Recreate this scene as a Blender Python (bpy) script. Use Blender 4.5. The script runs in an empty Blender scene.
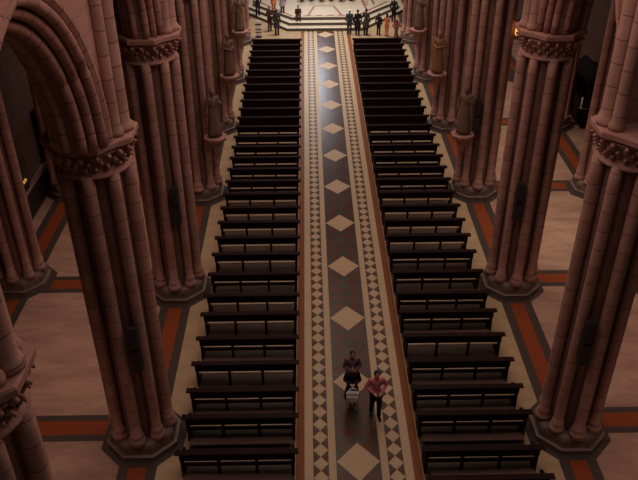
import bpy, bmesh, math, random
from mathutils import Vector, Matrix
random.seed(7)
PI = math.pi
SC = bpy.context.scene
COL = SC.collection

# ------------------------------------------------------------------ helpers
class MB:
    """collects shapes, then links them as ONE mesh object"""
    def __init__(s):
        s.v = []; s.f = []; s.uv = []; s.mi = []; s.sm = []
    def face(s, pts, uvs=None, mi=0, smooth=False):
        n = len(s.v); s.v += [tuple(p) for p in pts]
        s.f.append(tuple(range(n, n + len(pts))))
        s.uv.append(uvs or [(p[0], p[2]) for p in pts]); s.mi.append(mi); s.sm.append(smooth)
    def grid(s, rows, closed=False, smooth=True, uvs=None, mi=0):
        """rows: list of equally long point lists"""
        n = len(s.v); R = len(rows); K = len(rows[0])
        for r in rows: s.v += [tuple(p) for p in r]
        for i in range(R - 1):
            for j in range(K if closed else K - 1):
                j2 = (j + 1) % K
                s.f.append((n + i*K + j, n + i*K + j2, n + (i+1)*K + j2, n + (i+1)*K + j))
                if uvs: s.uv.append([(0, uvs[i]), (1, uvs[i]), (1, uvs[i+1]), (0, uvs[i+1])])
                else: s.uv.append([(0, rows[i][j][2]), (1, rows[i][j2][2]), (1, rows[i+1][j2][2]), (0, rows[i+1][j][2])])
                s.mi.append(mi); s.sm.append(smooth)
    def cap(s, pts, mi=0):
        s.face(pts, mi=mi)
    def box(s, x0, x1, y0, y1, z0, z1, mi=0):
        p = [(x0,y0,z0),(x1,y0,z0),(x1,y1,z0),(x0,y1,z0),(x0,y0,z1),(x1,y0,z1),(x1,y1,z1),(x0,y1,z1)]
        for q in ((3,2,1,0),(4,5,6,7),(0,1,5,4),(1,2,6,5),(2,3,7,6),(3,0,4,7)):
            s.face([p[i] for i in q], mi=mi)
    def prism(s, poly, z0, z1, mi=0, top=True):
        lo = [(x, y, z0) for x, y in poly]; hi = [(x, y, z1) for x, y in poly]
        n = len(poly)
        for i in range(n):
            j = (i + 1) % n
            s.face([lo[i], lo[j], hi[j], hi[i]], mi=mi)
        s.face(hi, mi=mi); s.face(lo[::-1], mi=mi)
    def xprism(s, poly, x0, x1, mi=0):
        """poly in (y, z) swept along x"""
        a = [(x0, y, z) for y, z in poly]; b = [(x1, y, z) for y, z in poly]
        n = len(poly)
        for i in range(n):
            j = (i + 1) % n
            s.face([a[i], b[i], b[j], a[j]], mi=mi)
        s.face(a, mi=mi); s.face(b[::-1], mi=mi)
    def lathe(s, prof, c=(0, 0), seg=16, smooth=True, rot=0, mi=0, cap=True):
        rows = [[(c[0] + r*math.cos(rot + 2*PI*k/seg), c[1] + r*math.sin(rot + 2*PI*k/seg), z) for k in range(seg)] for r, z in prof]
        s.grid(rows, closed=True, smooth=smooth, mi=mi)
        if cap: s.face(rows[0][::-1], mi=mi); s.face(rows[-1], mi=mi)
    def tube(s, pts, rad, seg=10, mi=0, cap=True, uvs=None):
        pts = [Vector(p) for p in pts]; rows = []
        if not isinstance(rad, (list, tuple)): rad = [rad]*len(pts)
        for i, p in enumerate(pts):
            t = (pts[min(i+1, len(pts)-1)] - pts[max(i-1, 0)]).normalized()
            a = Vector((0, 0, 1)) if abs(t.z) < .9 else Vector((1, 0, 0))
            u = t.cross(a).normalized(); w = t.cross(u).normalized()
            rows.append([p + (u*math.cos(2*PI*k/seg) + w*math.sin(2*PI*k/seg))*rad[i] for k in range(seg)])
        s.grid(rows, closed=True, mi=mi, uvs=uvs)
        if cap: s.face(rows[0][::-1], mi=mi); s.face(rows[-1], mi=mi)
    def ball(s, c, r, seg=12, ring=8, mi=0):
        rx, ry, rz = r if isinstance(r, (list, tuple)) else (r, r, r)
        rows = []
        for i in range(ring + 1):
            a = -PI/2 + PI*i/ring; ca = max(math.cos(a), .02)
            rows.append([(c[0] + rx*ca*math.cos(2*PI*k/seg), c[1] + ry*ca*math.sin(2*PI*k/seg), c[2] + rz*math.sin(a)) for k in range(seg)])
        s.grid(rows, closed=True, mi=mi)
        s.face(rows[0][::-1], mi=mi, smooth=True); s.face(rows[-1], mi=mi, smooth=True)
    def limb(s, a, b, ra, rb):
        s.tube([a, b], [ra, rb], seg=10); s.ball(a, ra*1.0, 10, 6); s.ball(b, rb*1.0, 10, 6)
    def mesh(s, name, mats):
        me = bpy.data.meshes.new(name); me.from_pydata(s.v, [], s.f)
        uvl = me.uv_layers.new(name='UVMap'); k = 0
        for fi, p in enumerate(me.polygons):
            p.use_smooth = s.sm[fi]; p.material_index = s.mi[fi]
            for q, li in enumerate(p.loop_indices): uvl.data[li].uv = s.uv[fi][q]
        for m in (mats if isinstance(mats, (list, tuple)) else [mats]): me.materials.append(m)
        bm = bmesh.new(); bm.from_mesh(me)
        bmesh.ops.remove_doubles(bm, verts=bm.verts, dist=1e-5)
        bmesh.ops.recalc_face_normals(bm, faces=bm.faces)
        bm.to_mesh(me); bm.free(); me.update()
        return me
    def build(s, name, mats, parent=None, loc=None):
        return link(name, s.mesh(name, mats), parent, loc)
    def build_flat(s, name, mats, parent=None):   # keeps face winding (open sheets)
        return s.build(name, mats, parent)

def link(name, me, parent=None, loc=None, rz=0):
    o = bpy.data.objects.new(name, me); COL.objects.link(o)
    if loc: o.location = loc
    if rz: o.rotation_euler = (0, 0, rz)
    if parent: o.parent = parent
    return o
def tag(o, label=None, cat=None, group=None, kind=None):
    if label: o['label'] = label
    if cat: o['category'] = cat
    if group: o['group'] = group
    if kind: o['kind'] = kind
    return o
def thing(name, label, cat, loc=(0, 0, 0), rz=0, group=None):
    o = bpy.data.objects.new(name, None); COL.objects.link(o)
    o.empty_display_size = .2; o.location = loc; o.rotation_euler = (0, 0, rz)
    return tag(o, label, cat, group)
def struct(o): o['kind'] = 'structure'; return o
def copy_tree(o, parent=None):
    c = o.copy(); COL.objects.link(c)
    if parent: c.parent = parent
    for ch in list(o.children): copy_tree(ch, c)
    return c
def remeshed(mb, voxel, mat, name, smooth_it=3):
    me = mb.mesh(name, mat); o = bpy.data.objects.new(name, me); COL.objects.link(o)
    m = o.modifiers.new('r', 'REMESH'); m.mode = 'VOXEL'; m.voxel_size = voxel; m.use_smooth_shade = True
    s = o.modifiers.new('s', 'SMOOTH'); s.iterations = smooth_it; s.factor = .5
    dg = bpy.context.evaluated_depsgraph_get(); dg.update()
    out = bpy.data.meshes.new_from_object(o.evaluated_get(dg)); out.name = name
    bpy.data.objects.remove(o)
    if not out.materials: out.materials.append(mat)
    for p in out.polygons: p.use_smooth = True; p.material_index = 0
    return out

# ------------------------------------------------------------------ materials
def mat(name, col, rough=.6, spec=.5, metal=0, var=.12, scale=3., bump=0., emit=None, estr=0, coat=0):
    m = bpy.data.materials.new(name); m.use_nodes = True; nt = m.node_tree
    b = nt.nodes['Principled BSDF']
    b.inputs['Roughness'].default_value = rough; b.inputs['Metallic'].default_value = metal
    b.inputs['Specular IOR Level'].default_value = spec
    if coat: b.inputs['Coat Weight'].default_value = coat; b.inputs['Coat Roughness'].default_value = .25
    tc = nt.nodes.new('ShaderNodeTexCoord'); no = nt.nodes.new('ShaderNodeTexNoise')
    no.inputs['Scale'].default_value = scale; no.inputs['Detail'].default_value = 5
    nt.links.new(tc.outputs['Object'], no.inputs['Vector'])
    mx = nt.nodes.new('ShaderNodeMix'); mx.data_type = 'RGBA'
    mx.inputs[6].default_value = (*[c*(1 - var) for c in col], 1); mx.inputs[7].default_value = (*[min(c*(1 + var), 1) for c in col], 1)
    nt.links.new(no.outputs['Fac'], mx.inputs[0]); nt.links.new(mx.outputs[2], b.inputs['Base Color'])
    if bump:
        bp = nt.nodes.new('ShaderNodeBump'); bp.inputs['Strength'].default_value = bump; bp.inputs['Distance'].default_value = .02
        nt.links.new(no.outputs['Fac'], bp.inputs['Height']); nt.links.new(bp.outputs['Normal'], b.inputs['Normal'])
    if emit: b.inputs['Emission Color'].default_value = (*emit, 1); b.inputs['Emission Strength'].default_value = estr
    return m

def N(nt, typ, **kw):
    n = nt.nodes.new(typ)
    for k, v in kw.items(): setattr(n, k, v)
    return n
def math_node(nt, op, a, b=None):
    n = nt.nodes.new('ShaderNodeMath'); n.operation = op
    for i, x in enumerate((a, b)):
        if x is None: continue
        if isinstance(x, (int, float)): n.inputs[i].default_value = x
        else: nt.links.new(x, n.inputs[i])
    return n.outputs[0]
def mixc(nt, fac, a, b):
    n = nt.nodes.new('ShaderNodeMix'); n.data_type = 'RGBA'
    for i, x in ((0, fac), (6, a), (7, b)):
        if isinstance(x, tuple): n.inputs[i].default_value = (*x, 1)
        elif isinstance(x, (int, float)): n.inputs[i].default_value = x
        else: nt.links.new(x, n.inputs[i])
    return n.outputs[2]

def stone(name, c1, c2, joint, period=.46, rough=.75, width=.05):
    """cut stone: every course its own tone, thin mortar joints along UV v"""
    m = bpy.data.materials.new(name); m.use_nodes = True; nt = m.node_tree; b = nt.nodes['Principled BSDF']
    b.inputs['Roughness'].default_value = rough; b.inputs['Specular IOR Level'].default_value = .3
    uv = N(nt, 'ShaderNodeUVMap'); uv.uv_map = 'UVMap'
    sx = N(nt, 'ShaderNodeSeparateXYZ'); nt.links.new(uv.outputs[0], sx.inputs[0])
    oi = N(nt, 'ShaderNodeObjectInfo')
    off = math_node(nt, 'MULTIPLY', oi.outputs['Random'], 7.3)
    v = math_node(nt, 'ADD', math_node(nt, 'DIVIDE', sx.outputs[1], period), off)
    fr = math_node(nt, 'FRACT', v); fl = math_node(nt, 'FLOOR', v)
    wn = N(nt, 'ShaderNodeTexWhiteNoise', noise_dimensions='2D')
    cb = N(nt, 'ShaderNodeCombineXYZ'); nt.links.new(fl, cb.inputs[0]); nt.links.new(off, cb.inputs[1])
    nt.links.new(cb.outputs[0], wn.inputs['Vector'])
    tc = N(nt, 'ShaderNodeTexCoord'); no = N(nt, 'ShaderNodeTexNoise'); no.inputs['Scale'].default_value = 2.2; no.inputs['Detail'].default_value = 6
    nt.links.new(tc.outputs['Object'], no.inputs['Vector'])
    f = math_node(nt, 'ADD', math_node(nt, 'MULTIPLY', wn.outputs['Value'], .45), math_node(nt, 'MULTIPLY', no.outputs['Fac'], .6))
    c = mixc(nt, f, c1, c2)
    jf = math_node(nt, 'LESS_THAN', fr, width)
    c = mixc(nt, math_node(nt, 'MULTIPLY', jf, .75), c, joint)
    nt.links.new(c, b.inputs['Base Color'])
    n2 = N(nt, 'ShaderNodeTexNoise'); n2.inputs['Scale'].default_value = 14; n2.inputs['Detail'].default_value = 4
    nt.links.new(tc.outputs['Object'], n2.inputs['Vector'])
    bp = N(nt, 'ShaderNodeBump'); bp.inputs['Strength'].default_value = .5; bp.inputs['Distance'].default_value = .02
    h = math_node(nt, 'SUBTRACT', n2.outputs['Fac'], jf)
    nt.links.new(h, bp.inputs['Height']); nt.links.new(bp.outputs[0], b.inputs['Normal'])
    return m

def ashlar(name, c1, c2, joint, bw=.8, bh=.42):
    m = bpy.data.materials.new(name); m.use_nodes = True; nt = m.node_tree; b = nt.nodes['Principled BSDF']
    b.inputs['Roughness'].default_value = .8; b.inputs['Specular IOR Level'].default_value = .25
    tc = N(nt, 'ShaderNodeTexCoord'); sx = N(nt, 'ShaderNodeSeparateXYZ'); nt.links.new(tc.outputs['Object'], sx.inputs[0])
    cb = N(nt, 'ShaderNodeCombineXYZ')
    nt.links.new(math_node(nt, 'ADD', sx.outputs[0], sx.outputs[1]), cb.inputs[0]); nt.links.new(sx.outputs[2], cb.inputs[1])
    br = N(nt, 'ShaderNodeTexBrick'); br.inputs['Scale'].default_value = 1
    br.inputs['Brick Width'].default_value = bw; br.inputs['Row Height'].default_value = bh; br.inputs['Mortar Size'].default_value = .012
    br.inputs['Color1'].default_value = (*c1, 1); br.inputs['Color2'].default_value = (*c2, 1); br.inputs['Mortar'].default_value = (*joint, 1)
    nt.links.new(cb.outputs[0], br.inputs['Vector'])
    no = N(nt, 'ShaderNodeTexNoise'); no.inputs['Scale'].default_value = 1.7; no.inputs['Detail'].default_value = 6
    nt.links.new(tc.outputs['Object'], no.inputs['Vector'])
    c = mixc(nt, math_node(nt, 'MULTIPLY', no.outputs['Fac'], .5), br.outputs['Color'], tuple(x*.7 for x in c1))
    nt.links.new(c, b.inputs['Base Color'])
    return m

def marble_tiles(name, c1, c2, c3, size=.42, rough=.4, ang=PI/4):
    m = bpy.data.materials.new(name); m.use_nodes = True; nt = m.node_tree; b = nt.nodes['Principled BSDF']
    b.inputs['Roughness'].default_value = rough; b.inputs['Specular IOR Level'].default_value = .2
    tc = N(nt, 'ShaderNodeTexCoord'); mp = N(nt, 'ShaderNodeMapping'); mp.inputs['Rotation'].default_value = (0, 0, ang)
    nt.links.new(tc.outputs['Object'], mp.inputs['Vector'])
    br = N(nt, 'ShaderNodeTexBrick'); br.inputs['Scale'].default_value = 1; br.offset = .5
    br.inputs['Brick Width'].default_value = size*2.2; br.inputs['Row Height'].default_value = size; br.inputs['Mortar Size'].default_value = .006
    br.inputs['Color1'].default_value = (*c1, 1); br.inputs['Color2'].default_value = (*c2, 1); br.inputs['Mortar'].default_value = (*[x*.8 for x in c2], 1)
    nt.links.new(mp.outputs[0], br.inputs['Vector'])
    no = N(nt, 'ShaderNodeTexNoise'); no.inputs['Scale'].default_value = .9; no.inputs['Detail'].default_value = 7; no.inputs['Roughness'].default_value = .65
    mp2 = N(nt, 'ShaderNodeMapping'); mp2.inputs['Rotation'].default_value = (0, 0, ang); mp2.inputs['Scale'].default_value = (.7, 2.2, 1)
    nt.links.new(tc.outputs['Object'], mp2.inputs['Vector']); nt.links.new(mp2.outputs[0], no.inputs['Vector'])
    rp = N(nt, 'ShaderNodeValToRGB'); rp.color_ramp.elements[0].position = .42; rp.color_ramp.elements[1].position = .68
    nt.links.new(no.outputs['Fac'], rp.inputs[0])
    c = mixc(nt, math_node(nt, 'MULTIPLY', rp.outputs[0], .8), br.outputs['Color'], c3)
    nt.links.new(c, b.inputs['Base Color'])
    return m

def lattice(name, wd, ln):
    """small lozenge mosaic: rows of red-brown and slate green"""
    m = bpy.data.materials.new(name); m.use_nodes = True; nt = m.node_tree; b = nt.nodes['Principled BSDF']
    b.inputs['Roughness'].default_value = .25; b.inputs['Specular IOR Level'].default_value = .22
    tc = N(nt, 'ShaderNodeTexCoord'); sx = N(nt, 'ShaderNodeSeparateXYZ'); nt.links.new(tc.outputs['Object'], sx.inputs[0])
    p = math_node(nt, 'DIVIDE', sx.outputs[0], wd); q = math_node(nt, 'DIVIDE', sx.outputs[1], ln)
    u = math_node(nt, 'FLOOR', math_node(nt, 'ADD', p, q)); v = math_node(nt, 'FLOOR', math_node(nt, 'SUBTRACT', q, p))
    s = math_node(nt, 'ADD', u, v)
    par = math_node(nt, 'FLOORED_MODULO', s, 2.0)
    cb = N(nt, 'ShaderNodeCombineXYZ'); nt.links.new(u, cb.inputs[0]); nt.links.new(v, cb.inputs[1])
    wn = N(nt, 'ShaderNodeTexWhiteNoise', noise_dimensions='2D'); nt.links.new(cb.outputs[0], wn.inputs['Vector'])
    red = mixc(nt, wn.outputs['Value'], (.085, .032, .02), (.11, .042, .026))
    grn = mixc(nt, wn.outputs['Value'], (.056, .046, .034), (.074, .06, .043))
    nt.links.new(mixc(nt, par, grn, red), b.inputs['Base Color'])
    return m

M = {}
M['pier'] = stone('pier_stone', (.36, .195, .155), (.56, .325, .265), (.14, .07, .06))
M['pierdark'] = stone('pier_shaded_stone', (.20, .108, .088), (.29, .16, .13), (.11, .06, .05), period=.46)  # darker copy of the pier stone; groove shade put into the core colour
M['arch'] = stone('arch_stone', (.30, .145, .115), (.5, .265, .215), (.1, .045, .04), period=.42, width=.07)
M['base'] = mat('grey_base_stone', (.18, .128, .11), .6, .4, var=.25, scale=4, bump=.3)
M['cap'] = mat('capital_stone', (.42, .22, .18), .8, .25, var=.3, scale=5, bump=.6)
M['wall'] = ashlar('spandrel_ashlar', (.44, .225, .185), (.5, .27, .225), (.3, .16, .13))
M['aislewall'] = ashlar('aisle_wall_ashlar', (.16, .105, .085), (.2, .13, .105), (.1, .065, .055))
M['nave'] = marble_tiles('nave_marble', (.44, .32, .19), (.48, .355, .215), (.36, .25, .15), .5, .38, 0)
M['aisle'] = marble_tiles('aisle_marble', (.41, .265, .19), (.45, .295, .215), (.25, .145, .115))
M['cream'] = mat('cream_marble', (.52, .385, .24), .35, .15, var=.1, scale=6)
M['orange'] = mat('orange_marble', (.22, .07, .02), .4, .15, var=.2, scale=5)
M['brick'] = mat('red_orange_inlay', (.24, .055, .018), .45, .2, var=.2, scale=4)
M['slate'] = mat('slate_inlay', (.066, .05, .045), .45, .2, var=.2, scale=6)
M['redbrown'] = mat('red_brown_marble', (.10, .034, .02), .35, .15, var=.2)
M['olive'] = mat('olive_marble', (.075, .062, .042), .35, .15, var=.2)
M['lattice'] = lattice('lozenge_mosaic', .56, .481)
M['wood'] = mat('dark_pew_wood', (.018, .006, .005), .6, .1, var=.35, scale=7)
M['seat'] = mat('lit_seat_wood', (.46, .34, .21), .35, .5, var=.25, scale=5)  # pale tone so the seats show as lit strips through the backs
M['kneeler'] = mat('kneeler_wood', (.15, .09, .075), .45, .4, var=.25, scale=3)
M['pew_floor'] = mat('pew_floor_brown', (.115, .078, .06), .45, .4, var=.25, scale=3)
M['step'] = mat('white_step_marble', (.62, .54, .42), .4, .4, var=.08)
M['riser'] = mat('grey_shaded_riser', (.11, .09, .072), .5, .3, var=.15)  # grey marble, darkened further for the shading on the risers
M['pinkinlay'] = mat('pink_inlay', (.33, .16, .13), .4, .3, var=.2)
M['black'] = mat('black_cabinet', (.03, .025, .024), .6, .3, var=.3)
M['grille'] = mat('speaker_grille', (.05, .042, .042), .7, .3, var=.3, scale=40)
M['grey'] = mat('grey_metal', (.3, .27, .25), .4, .5, metal=.6)
M['skin'] = mat('skin', (.45, .26, .19), .5, .4, var=.06)
M['hair'] = mat('black_hair', (.012, .009, .009), .5, .4, var=.3, scale=30)
M['eye'] = mat('eye_dark', (.02, .015, .012), .2, .5)
M['lip'] = mat('lip', (.3, .11, .09), .5, .4)
M['pinkcloth'] = mat('pink_cotton', (.62, .2, .24), .8, .2, var=.15, scale=12)
M['darkcloth'] = mat('dark_cloth', (.022, .018, .022), .85, .2, var=.3, scale=10)
M['browncloth'] = mat('dark_red_brown_cloth', (.075, .03, .022), .85, .2, var=.3, scale=10)
M['tealcloth'] = mat('teal_grey_cloth', (.05, .075, .085), .85, .2, var=.3, scale=10)
M['olivecloth'] = mat('olive_coat_cloth', (.06, .052, .036), .85, .2, var=.3, scale=10)
M['palecloth'] = mat('pale_cloth', (.55, .48, .45), .8, .2, var=.15, scale=10)
M['greycloth'] = mat('slate_blue_cloth', (.055, .05, .06), .85, .2, var=.3, scale=10)
M['orangecloth'] = mat('orange_cloth', (.65, .21, .08), .8, .2, var=.15)
M['lilac'] = mat('lilac_cloth', (.5, .42, .55), .8, .2, var=.15)
M['patterncloth'] = mat('mauve_print_cloth', (.17, .11, .115), .85, .2, var=.6, scale=18)
M['whitebag'] = mat('white_bag_cloth', (.8, .76, .84), .7, .2, var=.12, scale=8)
M['shoe'] = mat('dark_shoe', (.025, .02, .018), .5, .4)
M['statue'] = mat('weathered_statue_stone', (.2, .125, .09), .75, .25, var=.3, scale=6, bump=.4)
M['statuewarm'] = mat('ochre_statue_stone', (.3, .15, .07), .7, .25, var=.3, scale=6, bump=.4)
M['leaf'] = mat('leaf_green', (.07, .13, .045), .6, .3, var=.4, scale=20)
M['flower'] = mat('red_flower', (.22, .03, .04), .6, .3, var=.3, scale=20)
M['pot'] = mat('clay_pot', (.27, .12, .07), .7, .3)
M['white'] = mat('white_paint', (.85, .82, .78), .5, .4)
M['rail'] = mat('pale_rail_wood', (.36, .25, .17), .5, .3, var=.2)
M['lamp'] = mat('amber_glass', (.8, .35, .1), .4, .3, emit=(1, .42, .08), estr=1.2)
M['candle'] = mat('lit_votive_glass', (.6, .3, .1), .4, .3, emit=(1, .45, .08), estr=.5)

# ------------------------------------------------------------------ layout constants
PX = 5.54                      # nave pier line
OXS = {-1: 10.95, 1: 10.5}; OYS = {-1: .55, 1: 0}
OX = 10.5                      # outer pier line
BAY = 6.5
PY = [13.92 + BAY*k for k in range(-1, 6)]; PY[0] = 6.95
CAPZ0, CAPZ1 = 8.05, 8.75
TOPZ = 15.6
WALLX = 12.9
YA, YB = 3.0, 62.0

# ------------------------------------------------------------------ floor
mb = MB()
def sheet(mb, x0, x1, y0, y1, z, mi=0):
    mb.face([(x0, y0, z), (x1, y0, z), (x1, y1, z), (x0, y1, z)], mi=mi)
mb.box(-PX, PX, YA, YB, -.3, 0, 0)
mb.box(-WALLX, -PX, YA, YB, -.3, 0, 1); mb.box(PX, WALLX, YA, YB, -.3, 0, 1)
struct(mb.build('floor', [M['nave'], M['aisle']]))

TN = [0]
def trim(mb, mats):
    TN[0] += 1
    return struct(mb.build('trim_%d' % TN[0], mats))
def slab(mb, x0, x1, y0, y1, z1, mi=0): mb.box(x0, x1, y0, y1, -.05, z1, mi)
# bands along and across the pier lines: orange centre between slate edges
for sx in (-1, 1):
    for X in (PX, OXS[sx]):
        mb = MB(); c = sx*X
        slab(mb, c-.48, c-.22, YA, YB, .006, 0); slab(mb, c-.22, c+.22, YA, YB, .006, 1); slab(mb, c+.22, c+.48, YA, YB, .006, 0)
        trim(mb, [M['slate'], M['brick']])
    for y in PY:
        mb = MB(); a, b = sorted((sx*PX, sx*WALLX)); yy = y + .3
        slab(mb, a, b, yy-.46, yy-.25, .009, 0); slab(mb, a, b, yy-.25, yy+.25, .009, 1); slab(mb, a, b, yy+.25, yy+.46, .009, 0)
        trim(mb, [M['slate'], M['brick']])
    for X in (PX, OXS[sx]):
        for y in (PY if X == PX else [q + OYS[sx] for q in PY]):
            mb = MB(); R = 1.06/math.cos(PI/8)
            mb.prism([(sx*X + R*math.cos(PI/8 + k*PI/4), y + R*math.sin(PI/8 + k*PI/4)) for k in range(8)], -.05, .012)
            trim(mb, M['slate'])

# mosaic runner of the central aisle
R0, R1 = 10.0, 48.25
mb = MB(); z = .005
for s in (-1, 1):
    def bar(a, b, mi):
        x0, x1 = sorted((s*a, s*b)); slab(mb, x0, x1, R0, R1, z, mi)
    bar(1.36, 1.575, 1); bar(1.14, 1.36, 0); bar(.56, .75, 0)
trim(mb, [M['cream'], M['orange']])
mb = MB(); z = .005
P = 2.8867; step = P/6.5; d0 = 47.5819
y = R0
while y < R1 - 1e-6:
    y1 = y + step; ym = (y + y1)/2
    for s in (-1, 1):
        a, b = s*.75, s*1.14; c = (a + b)/2
        A = [(a, ym, z), (c, y, z), (b, ym, z), (c, y1, z)]
        mb.face(A, mi=0)
        mb.face([(a, y, z), (c, y, z), (a, ym, z)], mi=2); mb.face([(a, ym, z), (c, y1, z), (a, y1, z)], mi=1)
        mb.face([(b, y, z), (c, y, z), (b, ym, z)], mi=2); mb.face([(b, ym, z), (c, y1, z), (b, y1, z)], mi=1)
    y = y1
trim(mb, [M['cream'], M['redbrown'], M['olive']])
mb = MB(); W = .56; hl = .62
ks = [d0 - P*k for k in range(0, 14)]
ylast = R1
for c in ks:
    if c - hl < R0: break
    top = min(c + hl, R1)
    if ylast - top > 1e-4: mb.face([(-W, top, z), (W, top, z), (W, ylast, z), (-W, ylast, z)], mi=1)
    if c + hl <= R1:
        mb.face([(0, c-hl, z), (W-.015, c, z), (0, c+hl, z), (-W+.015, c, z)], mi=0)
        e = W - .015
        for s in (-1, 1):
            mb.face([(s*W, c-hl, z), (0, c-hl, z), (s*e, c, z), (s*W, c, z)], mi=1)
            mb.face([(s*W, c+hl, z), (0, c+hl, z), (s*e, c, z), (s*W, c, z)], mi=1)
    else:
        f = (R1 - c)/hl; xs = (W-.015)*(1-f); e = W - .015
        mb.face([(0, c-hl, z), (e, c, z), (xs, R1, z), (-xs, R1, z), (-e, c, z)], mi=0)
        for s in (-1, 1):
            mb.face([(s*W, c-hl, z), (0, c-hl, z), (s*e, c, z), (s*W, c, z)], mi=1)
            mb.face([(s*W, R1, z), (s*xs, R1, z), (s*e, c, z), (s*W, c, z)], mi=1)
    ylast = c - hl
trim(mb, [M['cream'], M['lattice']])
# pale cross strip in front of the first pews
mb = MB(); slab(mb, -4.5, -1.58, 45.1, 45.7, .005); slab(mb, 1.58, 4.5, 45.1, 45.7, .005); trim(mb, M['pinkinlay'])
# low brown slabs darkening the floor under the pews
for s in (-1, 1):
    mb = MB(); x0, x1 = sorted((s*1.6, s*4.33)); slab(mb, x0, x1, 10.9, 44.75, .02); trim(mb, M['pew_floor'])

# ------------------------------------------------------------------ piers
def oct_ring(r, rot=PI/8): return [(r*math.cos(rot + k*PI/4), r*math.sin(rot + k*PI/4)) for k in range(8)]
def shaft_mesh(name, r, z0, z1):
    b = MB()
    prof = [(r*1.55, z0), (r*1.6, z0+.1), (r*1.45, z0+.16), (r*1.2, z0+.2), (r*1.32, z0+.26), (r*1.25, z0+.32), (r, z0+.36)]
    k = int((z1 - z0)/.5)
    prof += [(r, z0 + .36 + (z1 - z0 - .36)*i/k) for i in range(1, k+1)]
    b.lathe(prof, seg=14); return b.mesh(name, M['pier'])
# (angle, distance, radius)
SH = []
for k in range(4): SH.append((k*PI/2, .68, .135))
for k in range(4): SH.append((PI/4 + k*PI/2, .66, .125))
sh_me = {r: shaft_mesh('shaft', r, .5, CAPZ0) for r in (.135, .125)}
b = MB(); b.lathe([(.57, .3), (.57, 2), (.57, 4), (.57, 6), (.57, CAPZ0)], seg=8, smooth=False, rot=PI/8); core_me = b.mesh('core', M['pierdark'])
b = MB(); c8 = 1/math.cos(PI/8)
b.lathe([(.88*c8, 0), (.88*c8, .14), (.9*c8, .17), (.82*c8, .19), (.81*c8, .4), (.78*c8, .48), (.7*c8, .53)], seg=8, smooth=False, rot=PI/8); plinth_me = b.mesh('plinth', M['base'])
# capital: neck ring, flaring bell, three rings of curled leaves
b = MB()
b.lathe([(.72, CAPZ0-.08), (.77, CAPZ0-.05), (.77, CAPZ0-.01), (.71, CAPZ0+.02), (.66, CAPZ0+.1), (.67, CAPZ0+.25), (.73, CAPZ0+.4), (.82, CAPZ0+.5)], seg=24, smooth=True)
rr = random.Random(3)
for ring, (zz, rad, nb, sz) in enumerate(((CAPZ0+.1, .69, 20, .055), (CAPZ0+.24, .73, 20, .065), (CAPZ0+.37, .80, 20, .07))):
    for k in range(nb):
        a = 2*PI*(k + .5*ring)/nb + rr.uniform(-.05, .05)
        ca, sa = math.cos(a), math.sin(a)
        pts = [((rad - .04)*ca, (rad - .04)*sa, zz - .09), (rad*ca, rad*sa, zz), ((rad + .05)*ca, (rad + .05)*sa, zz + .08 + rr.uniform(-.02, .02)), ((rad + .1)*ca, (rad + .1)*sa, zz + .06), ((rad + .1)*ca, (rad + .1)*sa, zz + .02)]
        b.tube(pts, [.03, sz*.85, sz*.75, sz*.5, .015], 7)
cap_me = b.mesh('capital', M['cap'])
# abacus: four-lobed moulded slab with re-entrant corners
def abacus_poly(f):
    p = []
    for k in range(4):
        a = k*PI/2
        for (x, y) in ((.90, -.36), (.90, .36), (.70, .52), ):
            p.append(((x*math.cos(a) - y*math.sin(a))*f, (x*math.sin(a) + y*math.cos(a))*f))
        p.append(((.52*math.cos(a) - .70*math.sin(a))*f, (.52*math.sin(a) + .70*math.cos(a))*f))
    return p
b = MB(); ap = abacus_poly(1)
rows = [[(x*f, y*f, zz) for x, y in ap] for f, zz in ((.84, CAPZ0+.46), (.92, CAPZ0+.52), (1.0, CAPZ0+.56), (1.0, CAPZ1-.04), (.97, CAPZ1-.006))]
b.grid(rows, closed=True, smooth=False); b.face(rows[0][::-1]); b.face(rows[-1])
abacus_me = b.mesh('abacus', M['cap'])
# wall shafts that go on up to the vault on the nave side
def vault_shaft(r):
    b = MB(); z0 = CAPZ1
    b.lathe([(r*1.35, z0), (r*1.35, z0+.08), (r*1.1, z0+.16)] + [(r, z0+.2+(TOPZ-z0-.2)*i/14) for i in range(15)], seg=14)
    return b.mesh('vaulting_shaft', M['pier'])
vs_big, vs_small = vault_shaft(.165), vault_shaft(.12)

def pier(x, y, label, group, vault_dir=0):
    t = thing('clustered_pier', label, 'pier', (x, y, 0), 0, group)
    link('plinth', plinth_me, t); link('core', core_me, t)
    for a, d, r in SH:
        link('shaft', sh_me[r], t, (d*math.cos(a), d*math.sin(a), 0), 0)
    cp = link('capital', cap_me, t); link('abacus', abacus_me, cp)
    if vault_dir:
        link('vaulting_shaft', vs_big, t, (vault_dir*.68, 0, 0))
        for s in (-1, 1):
            link('vaulting_shaft', vs_small, t, (vault_dir*.60, s*.29, 0))
    return t
ORD = ['first', 'second', 'third', 'fourth', 'fifth', 'sixth', 'seventh', 'eighth', 'ninth', 'tenth', 'eleventh', 'twelfth', 'thirteenth',
       'fourteenth', 'fifteenth', 'sixteenth', 'seventeenth', 'eighteenth', 'nineteenth', 'twentieth']
ORD += ['twenty-' + o for o in ORD[:9]] + ['thirtieth'] + ['thirty-' + o for o in ORD[:9]]
NL = {-1: 'left', 1: 'right'}
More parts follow.
